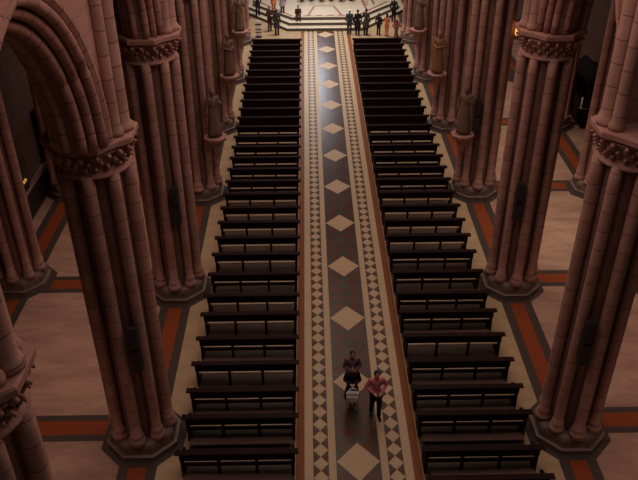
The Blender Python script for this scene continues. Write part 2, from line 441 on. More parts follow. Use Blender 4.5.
naved = {
 -1: ['clustered stone pier at the lower left edge, only its capital and upper shafts in view',
      'whole clustered stone pier on the left with grey octagonal base beside the nearest pews',
      'clustered stone pier second along the left of the pews, standing behind the nearest full pier',
      'clustered stone pier third along the left of the pews, first with a bracket statue',
      'clustered stone pier fourth along the left of the pews, slim dark shafts',
      'clustered stone pier fifth along the left of the pews, deep in shadow',
      'farthest left clustered stone pier, beside the altar steps'],
 1: ['clustered stone pier nearest on the right nave side, under the camera',
     'big clustered stone pier leaning out at the right edge beside the nearest pews',
     'clustered stone pier second along the right of the pews, with capital in view',
     'clustered stone pier third along the right of the pews, first with a bracket statue',
     'clustered stone pier fourth along the right of the pews, ochre statue on its bracket',
     'clustered stone pier fifth along the right of the pews, deep in shadow',
     'farthest right clustered stone pier, beside the altar steps']}
for s in (-1, 1):
    for k, y in enumerate(PY):
        if s == 1 and k == 0: continue           # wholly outside the frame
        pier(s*PX, y, naved[s][k], 'piers along the nave', -s)
outd = {-1: {1: 'clustered stone pier of the far left aisle, nearest of that row', 2: 'dark clustered stone pier in the left aisle, seen at the left edge under the arch',
             3: 'clustered stone pier of the left outer row, behind the chapel rail'},
        1: {2: 'clustered stone pier of the outer right row, nearest one at the right edge', 3: 'dark clustered stone pier in the right aisle, standing where two red floor bands meet',
            4: 'clustered stone pier of the outer right row, deepest one in shadow'}}
for s in (-1, 1):
    for k, lab in outd[s].items():
        pier(s*OXS[s], PY[k] + OYS[s], lab, 'piers of the outer aisles')

# ------------------------------------------------------------------ arcade walls and arches
CC = .85
def arch_pts(s, n=14, c=CC):
    """pointed arch in (u, z): from +s over the apex to -s, springing at CAPZ1"""
    R = s + c; top = math.acos(c/R); pts = []
    for i in range(n + 1):
        a = top*i/n; pts.append((-c + R*math.cos(a), CAPZ1 + R*math.sin(a)))
    return pts + [(-u, z) for u, z in pts[-2::-1]]
def arcade_wall(name, X, half, top, sd, m, ys):
    b = MB(); cols = []
    H = BAY/2
    for yc in ys:
        S = 3.06 if yc == 10.2 else 2.88; pts = [(u*S/2.88, z) for u, z in arch_pts(2.88)[::-1]]
        cols += [(yc - H, CAPZ1), (yc - S - 1e-3, CAPZ1)] + [(yc + u, z) for u, z in pts] + [(yc + S + 1e-3, CAPZ1), (yc + H, CAPZ1)]
    for xx in (X - half, X + half):
        for (y0, z0), (y1, z1) in zip(cols[:-1], cols[1:]):
            if y1 - y0 < 1e-6: continue
            b.face([(xx, y0, z0), (xx, y1, z1), (xx, y1, top), (xx, y0, top)])
    for (y0, z0), (y1, z1) in zip(cols[:-1], cols[1:]):
        b.face([(X-half, y0, z0), (X-half, y1, z1), (X+half, y1, z1), (X+half, y0, z0)])
    y0, y1 = cols[0][0], cols[-1][0]
    b.face([(X-half, y0, top), (X+half, y0, top), (X+half, y1, top), (X-half, y1, top)])
    for yy in (y0, y1): b.face([(X-half, yy, CAPZ1), (X+half, yy, CAPZ1), (X+half, yy, top), (X-half, yy, top)])
    return struct(b.build(name, m))
def swept(name, s, prof, m):
    """prof: closed polyline of (dr, x): dr added to the half span"""
    b = MB(); K = len(prof); n = 18
    paths = [arch_pts(s + dr, n) for dr, x in prof]
    L = 0; us = [0]
    for i in range(1, len(paths[0])):
        L += math.dist(paths[0][i], paths[0][i-1]); us.append(L)
    rows = [[(prof[k][1], paths[k][i][0], paths[k][i][1]) for k in range(K)] for i in range(len(us))]
    b.grid(rows, closed=True, smooth=False, uvs=us); b.face(rows[0]); b.face(rows[-1][::-1])
    return b.mesh(name, m)
def roll(name, s, x, r, m):
    b = MB(); pts = arch_pts(s, 18); us = [0]
    for i in range(1, len(pts)): us.append(us[-1] + math.dist(pts[i], pts[i-1]))
    b.tube([(x, u, z) for u, z in pts], r, seg=12, uvs=us); return b.mesh(name, m)
A = M['arch']
me_hood = swept('hood_moulding', 2.9, [(.12, -.60), (.12, -.45), (-.02, -.45), (-.02, -.54), (.05, -.60)], A)
me_hood2 = swept('hood_moulding', 2.9, [(.12, .45), (.12, .60), (.05, .60), (-.02, .54), (-.02, .45)], A)
me_o1 = swept('outer_order', 2.76, [(0, -.48), (.2, -.48), (.2, .48), (0, .48)], M['pier'])
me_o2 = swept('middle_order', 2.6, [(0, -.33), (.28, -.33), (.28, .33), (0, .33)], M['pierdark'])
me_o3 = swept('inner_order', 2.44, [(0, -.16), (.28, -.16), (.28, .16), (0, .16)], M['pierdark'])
rolls = [roll('roll_moulding', 2.8, s*.46, .095, A) for s in (-1, 1)] + [roll('roll_moulding', 2.64, s*.31, .09, A) for s in (-1, 1)] + [roll('roll_moulding', 2.48, s*.15, .095, A) for s in (-1, 1)]
def arch(x, y, label, group, rz=0, light=False):
    t = thing('pointed_arch', label, 'arch', (x, y, 0), rz, group)
    if not light:
        link('hood_moulding', me_hood, t); link('hood_moulding', me_hood2, t); link('outer_order', me_o1, t)
        link('roll_moulding', rolls[0], t); link('roll_moulding', rolls[1], t)
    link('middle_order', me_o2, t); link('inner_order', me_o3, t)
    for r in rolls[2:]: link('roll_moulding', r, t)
    return t
bays = [10.2] + [(PY[k] + PY[k+1])/2 for k in range(1, 6)]
for s in (-1, 1):
    bs = bays if s == -1 else bays[1:]
    arcade_wall('wall_nave_' + NL[s], s*PX, .52, TOPZ, s, M['wall'], bs)
    for k, y in enumerate(bays):
        if s == 1 and k == 0: continue
        if k > 2: continue
        nm = {(-1, 0): 'big pointed stone arch in the upper left corner, springing from the nearest full pier',
              (-1, 1): 'pointed stone arch between the first and second full piers on the left',
              (-1, 2): 'pointed stone arch between the second and third full piers on the left',
              (1, 1): 'pointed stone arch between the first and second piers on the right',
              (1, 2): 'pointed stone arch between the second and third piers on the right'}[(s, k)]
        a = arch(s*PX, y, nm, 'arches of the nave arcade')
        if y == 10.2: a.scale.y = 3.06/2.88
    ks = sorted(outd[s])
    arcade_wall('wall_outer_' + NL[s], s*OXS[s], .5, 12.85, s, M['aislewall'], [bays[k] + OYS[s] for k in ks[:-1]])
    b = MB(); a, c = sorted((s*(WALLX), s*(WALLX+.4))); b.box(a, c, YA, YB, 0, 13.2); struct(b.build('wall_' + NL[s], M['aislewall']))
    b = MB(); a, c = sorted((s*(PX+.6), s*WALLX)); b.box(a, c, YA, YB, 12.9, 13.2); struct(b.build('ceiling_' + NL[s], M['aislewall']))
# ribs across the aisles
def rib(x, y, *a):
    o = arch(x, y, *a); o.scale.y = .73 if x < 0 else .655; return o
rib(-8.24, PY[2], 'transverse stone rib arch across the left aisle behind the big arch', 'rib arches across the aisles', PI/2, True)
rib(8.03, PY[2], 'transverse stone rib arch springing right from the second right pier', 'rib arches across the aisles', PI/2, True)
rib(8.03, PY[3], 'transverse stone rib arch across the dark right aisle, farther one', 'rib arches across the aisles', PI/2, True)
rib(-8.24, PY[3], 'transverse stone rib arch across the left aisle, farther one', 'rib arches across the aisles', PI/2, True)

# ------------------------------------------------------------------ pews
PL = 2.78
def pew_meshes():
    d = {}; h = PL/2
    b = MB()   # back board with a sloped book ledge, both ends scrolled out past the frame
    b.xprism([(-.03, .54), (.03, .54), (.035, .80), (.05, .83), (.05, .86), (-.11, .86), (-.12, .835), (-.035, .80)], -h-.02, h+.02)
    for s in (-1, 1):
        x0, x1 = sorted((s*(h+.02), s*(h+.10))); b.xprism([(-.02, .74), (.03, .74), (.05, .83), (.05, .86), (-.11, .86), (-.12, .835)], x0, x1)
    d['backrest'] = b.mesh('backrest', M['wood'])
    b = MB()   # end panel: shaped side with arm and foot
    prof = [(-.06, 0), (.46, 0), (.46, .07), (.41, .12), (.41, .4), (.45, .46), (.45, .52), (.36, .56), (.12, .6), (.06, .84), (-.03, .84), (-.045, .45), (-.045, .1)]
    b.xprism(prof, -.035, .035); d['end_panel'] = b.mesh('end_panel', M['wood'])
    b = MB(); b.xprism([(-.028, .0), (.03, .0), (.03, .64), (-.028, .64)], -.037, .037)
    d['back_post'] = b.mesh('back_post', M['wood'])
    b = MB(); b.xprism([(.03, .40), (.40, .41), (.415, .425), (.40, .445), (.03, .435)], -h+.03, h-.03); d['seat'] = b.mesh('seat', M['seat'])
    b = MB(); b.xprism([(-.03, .36), (.025, .36), (.025, .455), (-.03, .455)], -h+.03, h-.03); d['back_rail'] = b.mesh('back_rail', M['wood'])
    b = MB(); b.xprism([(.34, .30), (.365, .30), (.365, .41), (.34, .41)], -h+.03, h-.03); d['seat_apron'] = b.mesh('seat_apron', M['wood'])
    b = MB(); b.xprism([(-.02, .08), (.02, .08), (.02, .58), (-.02, .58)], -h+.05, h-.05); d['gap_shade_panel'] = b.mesh('gap_shade_panel', M['wood'])  # dark panel added to the far rows so their back gaps look shaded
    b = MB()   # kneeler plank behind on two blocks
    b.box(-h+.08, h-.08, -.34, -.12, .13, .165)
    for x in (-h+.25, 0, h-.25): b.box(x-.03, x+.03, -.29, -.03, .0, .13)
    d['kneeler'] = b.mesh('kneeler', M['kneeler'])
    return d
PW = pew_meshes()
def pew_proto(rail):
    t = thing('church_pew', 'pew', 'pew')
    link('backrest', PW['backrest'], t)
    for s in (-1, 1): link('end_panel', PW['end_panel'], t, (s*(PL/2-.035), 0, 0))
    for s in (-1, 1): link('back_post', PW['back_post'], t, (s*PL/6, 0, 0))
    link('seat', PW['seat'], t); link('seat_apron', PW['seat_apron'], t)
    if rail: link('kneeler', PW['kneeler'], t)
    if rail == 1: link('back_rail', PW['back_rail'], t)
    if rail == 2: link('gap_shade_panel', PW['gap_shade_panel'], t)
    return t
rows = [44.05 - 1.0388*k for k in range(23)] + [20.03, 18.88, 17.95, 16.83, 15.75, 14.7, 13.75, 12.58, 11.7]
railed = {1: {31, 30, 29, 28, 27, 25, 24, 23, 22}, -1: {30, 29, 28, 26, 23}}
for s in (-1, 1): railed[s] |= set(range(0, 18))
protos = {}
for s in (-1, 1):
    for k, y in enumerate(rows):
        if s == -1 and k == 31: continue
        rl = 2 if k < 12 else int(k in railed[s])
        if rl not in protos: o = protos[rl] = pew_proto(rl)
        else: o = copy_tree(protos[rl])
        o.location = (s*2.99, y, .02)
        style = ('dark wooden open-backed pew', 'dark wooden pew with kneeler', 'dark wooden pew with added panel darkening its back gaps')[rl]
        o['label'] = '%s, %s row from the altar steps, %s of the mosaic aisle' % (style, ORD[k], NL[s])
        o['group'] = 'pews %s of the aisle' % NL[s]

# ------------------------------------------------------------------ sanctuary steps
def plat(off, fr):
    y0 = 48.3 + off
    return [(-2.45 + off*.25, y0), (2.45 - off*.25, y0), (5.6 - off*.6, 52.6 + off*.25), (5.6 - off*.6, 61), (-5.6 + off*.6, 61), (-5.6 + off*.6, 52.6 + off*.25)]
t = thing('altar_steps', 'white marble altar platform with three grey-edged steps at the head of the aisle', 'steps', (0, 48.3, 0))
for k in range(3):
    b = MB(); poly = [(x, y - 48.3) for x, y in plat(.58*k, 0)]
    n = len(poly); z0, z1 = .19*k, .19*(k+1)
    for i in range(n):
        j = (i+1) % n
        b.face([(*poly[i], z0), (*poly[j], z0), (*poly[j], z1), (*poly[i], z1)], mi=1)
    b.face([(x, y, z1) for x, y in poly], mi=0); b.face([(x, y, z0) for x, y in poly][::-1], mi=0)
    b.build('step', [M['step'], M['riser']], t)
b = MB(); z = .45
def quad(b, p, mi=0, z0=.56, z1=.575): b.prism([(x, y - 48.3) for x, y in p], z0, z1, mi)
quad(b, [(-1.9, 49.65), (1.9, 49.65), (1.95, 49.95), (-1.95, 49.95)])
for s in (-1, 1):
    quad(b, [(s*1.0, 49.95), (s*1.18, 49.95), (s*.72, 52.10), (s*.58, 52.10)][::s])
    quad(b, [(s*2.05, 49.75), (s*2.2, 49.65), (s*4.5, 53.00), (s*4.3, 53.05)][::s])
    quad(b, [(s*2.75, 51.35), (s*2.93, 51.60), (s*2.72, 55.00), (s*2.5, 55.00)][::s])
    quad(b, [(s*3.4, 52.20), (s*3.55, 52.45), (s*3.4, 55.00), (s*3.2, 55.00)][::s])
    for q in range(5): quad(b, [(s*2.95, 52.20+q*.6), (s*3.1, 52.20+q*.6), (s*3.0, 52.55+q*.6), (s*2.85, 52.50+q*.6)][::s])
quad(b, [(-.6, 52.00), (.6, 52.00), (.58, 52.15), (-.58, 52.15)])
b.build('inlay_band', M['pinkinlay'], t)
b = MB()
for k in range(5):
    x = -1.5 + .75*k; quad(b, [(x-.22, 49.80), (x, 49.69), (x+.22, 49.80), (x, 49.91)], 0, .57, .58)
b.build('inlay_lozenge', M['step'], t)
# altar flowers
rf = random.Random(11)
for k, x in enumerate((-1.9, -1.25, -.55, .15, .85, 1.5)):
    red = k in (0, 3, 5)
    t = thing('potted_plant', '%s potted plant on the altar platform, %s from the left along the top edge' % ('red flowering' if red else 'leafy green', ORD[k]), 'plant', (x+.4, 53.15 + .15*(k % 2), .5701), 0, 'potted plants on the altar platform')
    b = MB(); b.lathe([(.11, 0), (.15, .2), (.165, .2), (.165, .24), (.13, .24)], seg=12); b.build('pot', M['pot'], t)
    b = MB()
    for q in range(90):
        a = rf.uniform(0, 2*PI); r = rf.uniform(.02, .3); h = .26 + rf.uniform(0, .4)*(1.2 - r*2)
        c = Vector((r*math.cos(a), r*math.sin(a), h)); dr = Vector((math.cos(a), math.sin(a), rf.uniform(-.2, .8))).normalized()
        sd = dr.cross(Vector((0, 0, 1))).normalized()*.045
        b.face([c - dr*.07, c + sd, c + dr*.1, c - sd])
    for q in range(8):
        a = 2*PI*q/8; b.tube([(0, 0, .2), (.12*math.cos(a), .12*math.sin(a), .5)], .006, 5)
    fo = b.build('foliage', M['leaf'], t)
    if red:
        b = MB()
        for q in range(22):
            a = rf.uniform(0, 2*PI); r = rf.uniform(0, .26); b.ball((r*math.cos(a), r*math.sin(a), .62 - r*.5 + rf.uniform(-.06, .08)), .045, 7, 5)
        b.build('blossom', M['flower'], fo)
# red flowers in a vase by the right pier
t = thing('flower_vase', 'red flower arrangement in a vase beside the right pier, past the last pews', 'flowers', (4.42, 46.75, 0))
b = MB(); b.lathe([(.12, 0), (.16, .1), (.1, .4), (.16, .7), (.13, .72)], seg=14); b.build('vase', M['pot'], t)
b = MB()
for q in range(34):
    a = rf.uniform(0, 2*PI); r = rf.uniform(0, .3); b.ball((r*math.cos(a), r*math.sin(a), 1.05 - r*.9 + rf.uniform(-.1, .1)), .055, 7, 5)
b.build('blossom', M['flower'], t)
b = MB()
for q in range(12):
    a = 2*PI*q/12; b.tube([(0, 0, .6), (.2*math.cos(a), .2*math.sin(a), .95)], .008, 5)
b.build('stem', M['leaf'], t)

# white and black stand at the left end of the first pews
t = thing('poster_stand', 'small white stand with black bands left of the first pews', 'stand', (-4.25, 47.15, 0))
b = MB(); b.box(-.17, .17, -.02, .02, .12, 1.02); b.build('panel', M['white'], t)
b = MB(); b.box(-.19, .19, -.035, -.015, .78, .86); b.box(-.19, .19, -.035, -.015, .48, .54); b.box(-.19, .19, -.035, -.015, .3, .36); b.build('band', M['black'], t)
b = MB(); b.box(-.2, .2, -.16, .16, 0, .06); b.box(-.03, .03, -.015, .015, .06, .2); b.build('foot', M['black'], t)

# ------------------------------------------------------------------ loudspeakers on the piers
def speaker(x, y, z, label):
    t = thing('column_loudspeaker', label, 'speaker', (x, y, z), 0, 'loudspeakers on the piers')
    b = MB(); poly = [(-.125, .0), (-.09, -.13), (.09, -.13), (.125, .0)]; b.prism(poly, 0, .6); cab = b.build('cabinet', M['black'], t)
    b = MB(); b.box(-.08, .08, -.14, -.13, .04, .56); b.build('grille', M['grille'], cab)
    b = MB(); b.box(-.04, .04, 0, .1, .12, .2); b.box(-.04, .04, 0, .1, .4, .48); b.build('bracket', M['grey'], t)
    return t
for s in (-1, 1):
    for k, y in ((1, PY[1]), (2, PY[2]), (3, PY[3])):
        if s == -1 and k == 3: continue
        a = PI*1.5 + s*-.22
        x = s*(PX - .36); yy = y - .70
        for q, zz in enumerate((3.0, 3.66)):
            speaker(x, yy, zz, '%s dark column loudspeaker on the %s full pier %s of the pews' % (('lower', 'upper')[q], ('', 'first', 'second', 'third')[k], NL[s]))

# ------------------------------------------------------------------ people
def limbs(b, J, chains, inc=0.):
    for ch in chains:
        for (a, ra), (c, rc) in zip(ch[:-1], ch[1:]): b.limb(J[a] if isinstance(a, str) else a, J[c] if isinstance(c, str) else c, ra+inc, rc+inc)
def hand(b, w, d, side, up, curl=.5, fr=.0095):
    """palm, four unequal bent fingers and a thumb; d = direction of hand, up = back of the hand, side = thumb side"""
    d, side, up = d.normalized(), side.normalized(), up.normalized()
    pc = w + d*.05
    for k in range(4):
        o = side*(.030 - .02*k); b.limb(w + o*.5, w + d*.09 + o, .013, .0115)
        L = (.07, .08, .074, .058)[k]; p = w + d*.09 + o; dd = d
        for q, f in enumerate((.45, .32, .23)):
            ang = curl*(q + .6); dd = (d*math.cos(ang) - up*math.sin(ang)).normalized()
            n = p + dd*L*f; b.limb(p, n, fr - .0008*q, fr - .0008*(q+1)); p = n
    p = w + d*.025 + side*.02
    for q, f in enumerate((.035, .03, .025)):
        dd = (d*.75 + side*(.75 - .25*q) - up*.25*q).normalized(); n = p + dd*f; b.limb(p, n, .0125 - .001*q, .0115 - .001*q); p = n
def person(label, loc, rz, height, arms, colors, sit=False, stride=.0, voxel=.012, skirt=None, hairlen=.0, lean=0., cap=None, long_coat=False, group=None, robe=False, name='person', cat='person', bare_leg=False, one_mat=None):
    """faces -Y at rz=0; arms: ((elbow),(wrist)) per side relative to the body"""
    t = thing(name, label, cat, loc, rz, group); S = height/1.70*(.93 if voxel == FV else 1)
    V = Vector; L = lambda y, z: y - lean*max(0, z - .9)
    J = dict(pel=V((0, 0, .95)), waist=V((0, L(0, 1.08), 1.08)), chest=V((0, L(.005, 1.28), 1.28)), neck=V((0, L(.01, 1.44), 1.44)), hb=V((0, L(-.005, 1.52), 1.52)))
    for i, s in enumerate((-1, 1)):
        J['sh%d' % i] = V((s*.165, L(.01, 1.385), 1.385)); J['hip%d' % i] = V((s*.085, 0, .92))
        e, w = arms[i]; J['el%d' % i] = V(e); J['wr%d' % i] = V(w)
        st = stride*(1 if i else -1)
        if sit:
            J['kn%d' % i] = V((s*.1, -.38, 1.04)); J['an%d' % i] = V((s*.1, -.40, .70))
        else:
            J['kn%d' % i] = V((s*.09, -.02 - st*.5, .50)); J['an%d' % i] = V((s*.09, .02 - st, .08 + max(0, -st)*.15))
    torso = [[('pel', .115), ('waist', .105), ('chest', .115)], [('chest', .1), ('neck', .05), ('hb', .05)],
             [('sh0', .06), ('chest', .11)], [('sh1', .06), ('chest', .11)]]
    legs = [[('pel', .11), ('hip%d' % i, .095), ('kn%d' % i, .058), ('an%d' % i, .038)] for i in (0, 1)]
    arm = [[('sh%d' % i, .052), ('el%d' % i, .04), ('wr%d' % i, .027)] for i in (0, 1)]
    b = MB(); limbs(b, J, torso + legs + arm)
    b.ball(J['chest'] + V((0, .0, .0)), (.16, .1, .14), 14, 8); b.ball(J['pel'], (.155, .11, .12), 14, 8)
    hc = V((0, L(-.01, 1.6), 1.598))
    b.ball(hc, (.075, .092, .112), 16, 12); b.ball(hc + V((0, -.03, -.055)), (.052, .058, .055), 12, 8)
    b.limb(hc + V((0, -.09, .01)), hc + V((0, -.105, -.022)), .011, .015)           # nose
    b.ball(hc + V((0, -.082, -.088)), (.022, .018, .016), 8, 6)                      # chin
    for s in (-1, 1):
        b.ball(hc + V((s*.076, .01, -.01)), (.012, .02, .03), 8, 6)                  # ears
    for i, s in enumerate((-1, 1)):
        a = J['an%d' % i]; tip = a + V((s*.02, -.15, -.045 if not sit else -.04)); b.limb(a + V((0, .03, -.035)), tip, .036, .028); b.limb(a, a + V((0, .03, -.035)), .038, .036)
        d = (J['wr%d' % i] - J['el%d' % i]); dn = d.normalized()
        inner = V((-s, 0, 0)); up = V((0, -.3, 1))
        if abs(dn.z) > .75: up = V((s, 0, 0)); side = V((0, -1, 0))
        else: side = inner if abs(dn.x) < .75 else V((0, -.5, .8))
        side = (side - dn*side.dot(dn)).normalized(); up = (up - dn*up.dot(dn) - side*up.dot(side)).normalized()
        hand(b, J['wr%d' % i], dn, side, up, .45)
    def put(mb, nm, m, vx, it=3, lab=None):
        if one_mat: m = one_mat
        o = link(nm, remeshed(mb, vx, m, nm, it), t); o.scale = (S, S, S)
        if lab: o['label'] = lab
        return o
    body = put(b, 'body', M['skin'], voxel, 2)
    # clothes
    b = MB(); limbs(b, J, [torso[0], torso[2], torso[3], [('chest', .1), ('neck', .052)]] + [[('sh%d' % i, .052), ('el%d' % i, .044), (J['el%d' % i].lerp(J['wr%d' % i], .9), .036)] for i in (0, 1)], .014)
    b.ball(J['chest'], (.176, .118, .155), 14, 8); b.ball(J['pel'] + V((0, 0, .02)), (.172, .126, .125), 14, 8)
    if long_coat:
        b.tube([(0, 0, 1.0), (0, 0, .5)], [.17, .235], 14)
    put(b, 'coat' if long_coat else 'shirt', colors[0], .016)
    if robe or skirt:
        hem = .06 if robe else skirt
        b = MB(); rows_ = []
        for q in range(9):
            f = q/8; zz = 1.02 - (1.02 - hem)*f; R = .135 + .10*f**.8
            rows_.append([((R*1.08 + .012*f*math.sin(7*an*1.0))*math.cos(an), (R*.85 + .012*f*math.sin(7*an))*math.sin(an), zz) for an in [2*PI*kk/28 for kk in range(28)]])
        b.grid(rows_, closed=True); b.face(rows_[0]); b.face(rows_[-1])
        o = b.build('robe' if robe else 'skirt', one_mat or colors[1], t); o.scale = (S, S, S)
    if not robe and not (skirt and skirt < .35):
        if not bare_leg:
            b = MB(); limbs(b, J, [[('pel', .11), ('hip%d' % i, .098), ('kn%d' % i, .064), ('an%d' % i, .05)] for i in (0, 1)], .012); b.ball(J['pel'], (.168, .122, .125), 14, 8)
            put(b, 'trousers', colors[1], .016)
    for i, s in enumerate((-1, 1)):
        if robe: break
        a = J['an%d' % i]; b = MB(); tip = a + V((s*.02, -.16, -.042)); b.limb(a + V((0, .035, -.03)), tip, .043, .036); put(b, 'shoe', colors[2], .012)
    # hair
    b = MB(); b.ball(hc + V((0, .018, .022)), (.086, .092, .108), 14, 10)
    if hairlen: b.limb(hc + V((0, .06, -.02)), hc + V((0, .075, -.02 - hairlen)), .07, .05)
    put(b, 'hair', colors[3], .011, 4)
    if cap:
        b = MB(); b.ball(hc + V((0, .012, .05)), (.097, .105, .085), 14, 8); b.limb(hc + V((-.03, -.09, .05)), hc + V((.03, -.09, .05)), .018, .018); put(b, 'cap', cap, .012)
    if not one_mat and voxel < .0121:
        for s in (-1, 1):
            b = MB(); b.ball(hc + V((s*.03, -.083, .012)), (.012, .009, .008), 8, 6); b.build('eye', M['eye'], body)
        b = MB(); b.ball(hc + V((0, -.088, -.052)), (.023, .01, .008), 10, 6); b.build('mouth', M['lip'], body)
    return t
hang = (((-.24, .03, 1.12), (-.25, -.04, .88)), ((.24, .03, 1.12), (.25, -.04, .88)))
front = (((-.235, .0, 1.13), (-.07, -.2, 1.14)), ((.235, .0, 1.13), (.07, -.2, 1.14)))
wide = (((-.29, .02, 1.16), (-.12, -.2, 1.1)), ((.29, .02, 1.16), (.12, -.2, 1.1)))
oneup = (((-.24, .03, 1.12), (-.25, -.04, .88)), ((.26, -.04, 1.15), (.12, -.25, 1.3)))
K = M
FV = .0135
person('person in pink top and black trousers walking on the mosaic aisle, both elbows out', (.54, 14.5, 0), .12, 1.6, wide, (K['pinkcloth'], K['darkcloth'], K['shoe'], K['hair']), stride=.1, voxel=.0085, hairlen=.06)
person('person in dark top clutching a white bag, foremost of the trio on the aisle', (-.07, 14.86, 0), -.03, 1.48, front, (K['darkcloth'], K['darkcloth'], K['palecloth'], K['hair']), voxel=.0085, skirt=.42, bare_leg=True, stride=.05)
person('person with dark hair in mauve print top walking close behind the white bag', (-.05, 15.34, 0), .04, 1.56, front, (K['patterncloth'], K['darkcloth'], K['shoe'], K['hair']), voxel=.0085, hairlen=.03)
# the bag
t = thing('shoulder_bag', 'white cloth bag held in front by the person in dark on the aisle', 'bag', (-.07, 14.56, .56))
b = MB(); b.tube([(-.12, 0, -.02), (.13, 0, .0)], [.075, .075], 12); b.tube([(-.16, 0, .12), (.15, 0, .1)], [.09, .085], 12); b.tube([(-.13, .0, .25), (.14, .0, .22)], [.06, .055], 12); b.box(-.17, .17, -.05, .05, .0, .25); me = remeshed(b, .014, M['whitebag'], 'pouch', 3); link('pouch', me, t)
b = MB(); b.tube([(-.12, 0, .27), (-.1, -.01, .36), (-.03, -.01, .41), (.03, -.01, .41), (.1, -.01, .36), (.12, 0, .27)], .012, 8); b.build('strap', M['whitebag'], t)
person('person in dark top standing on the altar steps at far left', (-4.5, 51.3, .19), .3, 1.72, hang, (K['darkcloth'], K['darkcloth'], K['shoe'], K['hair']), voxel=FV)
person('person with white collar and dark red-brown clothes at foot of the left steps', (-3.58, 48.4, 0), .6, 1.7, front, (K['browncloth'], K['browncloth'], K['shoe'], K['hair']), voxel=FV)
person('person in slate coat standing just behind the first left pews', (-3.1, 47.6, 0), 2.9, 1.72, hang, (K['greycloth'], K['darkcloth'], K['shoe'], K['hair']), voxel=FV, long_coat=True)
person('person in orange top on the altar platform, top left', (-3.4, 51.0, .57), .2, 1.65, hang, (K['orangecloth'], K['orangecloth'], K['shoe'], K['hair']), voxel=FV, long_coat=True)
person('person in lilac top and black trousers on the altar platform, top left', (-2.8, 50.6, .57), -.2, 1.7, oneup, (K['lilac'], K['darkcloth'], K['shoe'], K['hair']), voxel=FV, long_coat=True)
person('person in teal with a white cap at the right end of the mosaic aisle', (1.52, 47.65, 0), 3.0, 1.66, hang, (K['tealcloth'], K['greycloth'], K['shoe'], K['hair']), voxel=FV, cap=M['white'])
person('person in dark coat, left one of the pair at the first right pews', (2.03, 47.43, 0), 3.3, 1.72, hang, (K['darkcloth'], K['darkcloth'], K['shoe'], K['hair']), voxel=FV, long_coat=True)
person('person in olive coat, right one of the pair at the first right pews', (2.56, 47.41, 0), 2.6, 1.8, oneup, (K['olivecloth'], K['darkcloth'], K['shoe'], K['hair']), voxel=FV, long_coat=True)
person('person in dark clothes beside the far right pier', (4.6, 50.15, 0), 2.7, 1.75, hang, (K['darkcloth'], K['darkcloth'], K['shoe'], K['hair']), voxel=FV)
person('person in orange top with long dark hair near the right steps', (3.85, 47.1, 0), 2.4, 1.55, front, (K['orangecloth'], K['orangecloth'], K['shoe'], K['hair']), voxel=FV, hairlen=.3)
person('person in black standing left of the orange top near the right steps', (3.36, 47.35, 0), 2.6, 1.5, hang, (K['darkcloth'], K['darkcloth'], K['shoe'], K['hair']), voxel=FV, hairlen=.1)
person('person in brown seated on the top altar step', (-1.77, 49.62, -.15), .15, 1.6, (((-.2, -.12, 1.12), (-.1, -.36, 1.02)), ((.2, -.12, 1.12), (.1, -.36, 1.02))), (K['browncloth'], K['olivecloth'], K['shoe'], K['hair']), sit=True, voxel=FV, lean=.25)

# ------------------------------------------------------------------ statues on brackets
b = MB(); b.lathe([(.05, -.95), (.12, -.7), (.2, -.35), (.36, -.12), (.44, -.1), (.46, 0)], seg=8, smooth=False, rot=PI/8)
bracket_me = b.mesh('statue_bracket', M['cap'])
st = [(-1, 3, 'statue', 'robed stone statue on a bracket, nearest one on the left'), (-1, 4, 'statue', 'robed stone statue on a bracket, second from camera on the left'),
      (-1, 5, 'statue', 'robed stone statue on a bracket, farthest one on the left'),
      (1, 3, 'statue', 'robed stone statue on a bracket, nearest one on the right'), (1, 4, 'statuewarm', 'robed ochre statue on a bracket, second from camera on the right'),
      (1, 5, 'statue', 'robed stone statue on a bracket, farthest one on the right')]
for s, k, m, lab in st:
    x, y = s*(PX - .86), PY[k] - .80
    pt = [o for o in COL.objects if o.name.startswith('clustered_pier') and abs(o.location.x - s*PX) < .01 and abs(o.location.y - PY[k]) < .01][0]
    o = link('statue_bracket', bracket_me, pt, (-s*.86, -.80, 2.92))
    person(lab, (x, y, 2.925), s*-.5, 1.85, (front, oneup)[k % 2], (K[m],)*4, robe=True, voxel=.014, name='saint_statue', cat='statue', hairlen=.08, one_mat=M[m], group='statues on the pier brackets')

# ------------------------------------------------------------------ side chapels
t = thing('chapel_rail', 'dark chapel screen with pale top rail in the left aisle', 'railing', (-11.92, 23.7, 0))
b = MB(); b.box(-.06, .06, 0, 4.6, .12, .95)
b.build('panel', M['black'], t)
b = MB(); b.box(-.07, .03, -.05, 4.65, .95, 1.0); b.build('top_rail', M['rail'], t)
b = MB(); b.box(-.09, .09, -.03, 4.63, 0, .12); b.build('foot_rail', M['black'], t)
t = thing('votive_stand', 'votive candle stand glowing orange in the left chapel', 'candle stand', (-12.5, 26.2, 0), PI/2)
b = MB(); b.box(-.45, .45, -.2, .2, .78, .84); b.build('tray', M['black'], t)
for sx_ in (-1, 1):
    for sy_ in (-1, 1):
        b = MB(); b.tube([(sx_*.42, sy_*.15, 0), (sx_*.42, sy_*.15, .78)], .025, 8); b.build('leg', M['black'], t)
for q in range(10):
    b = MB(); b.lathe([(.035, 0), (.045, .1), (.04, .1)], seg=10); b.build('votive_candle', M['candle'], t, (-.4 + .2*(q % 5), -.09 + .18*(q//5), .84))
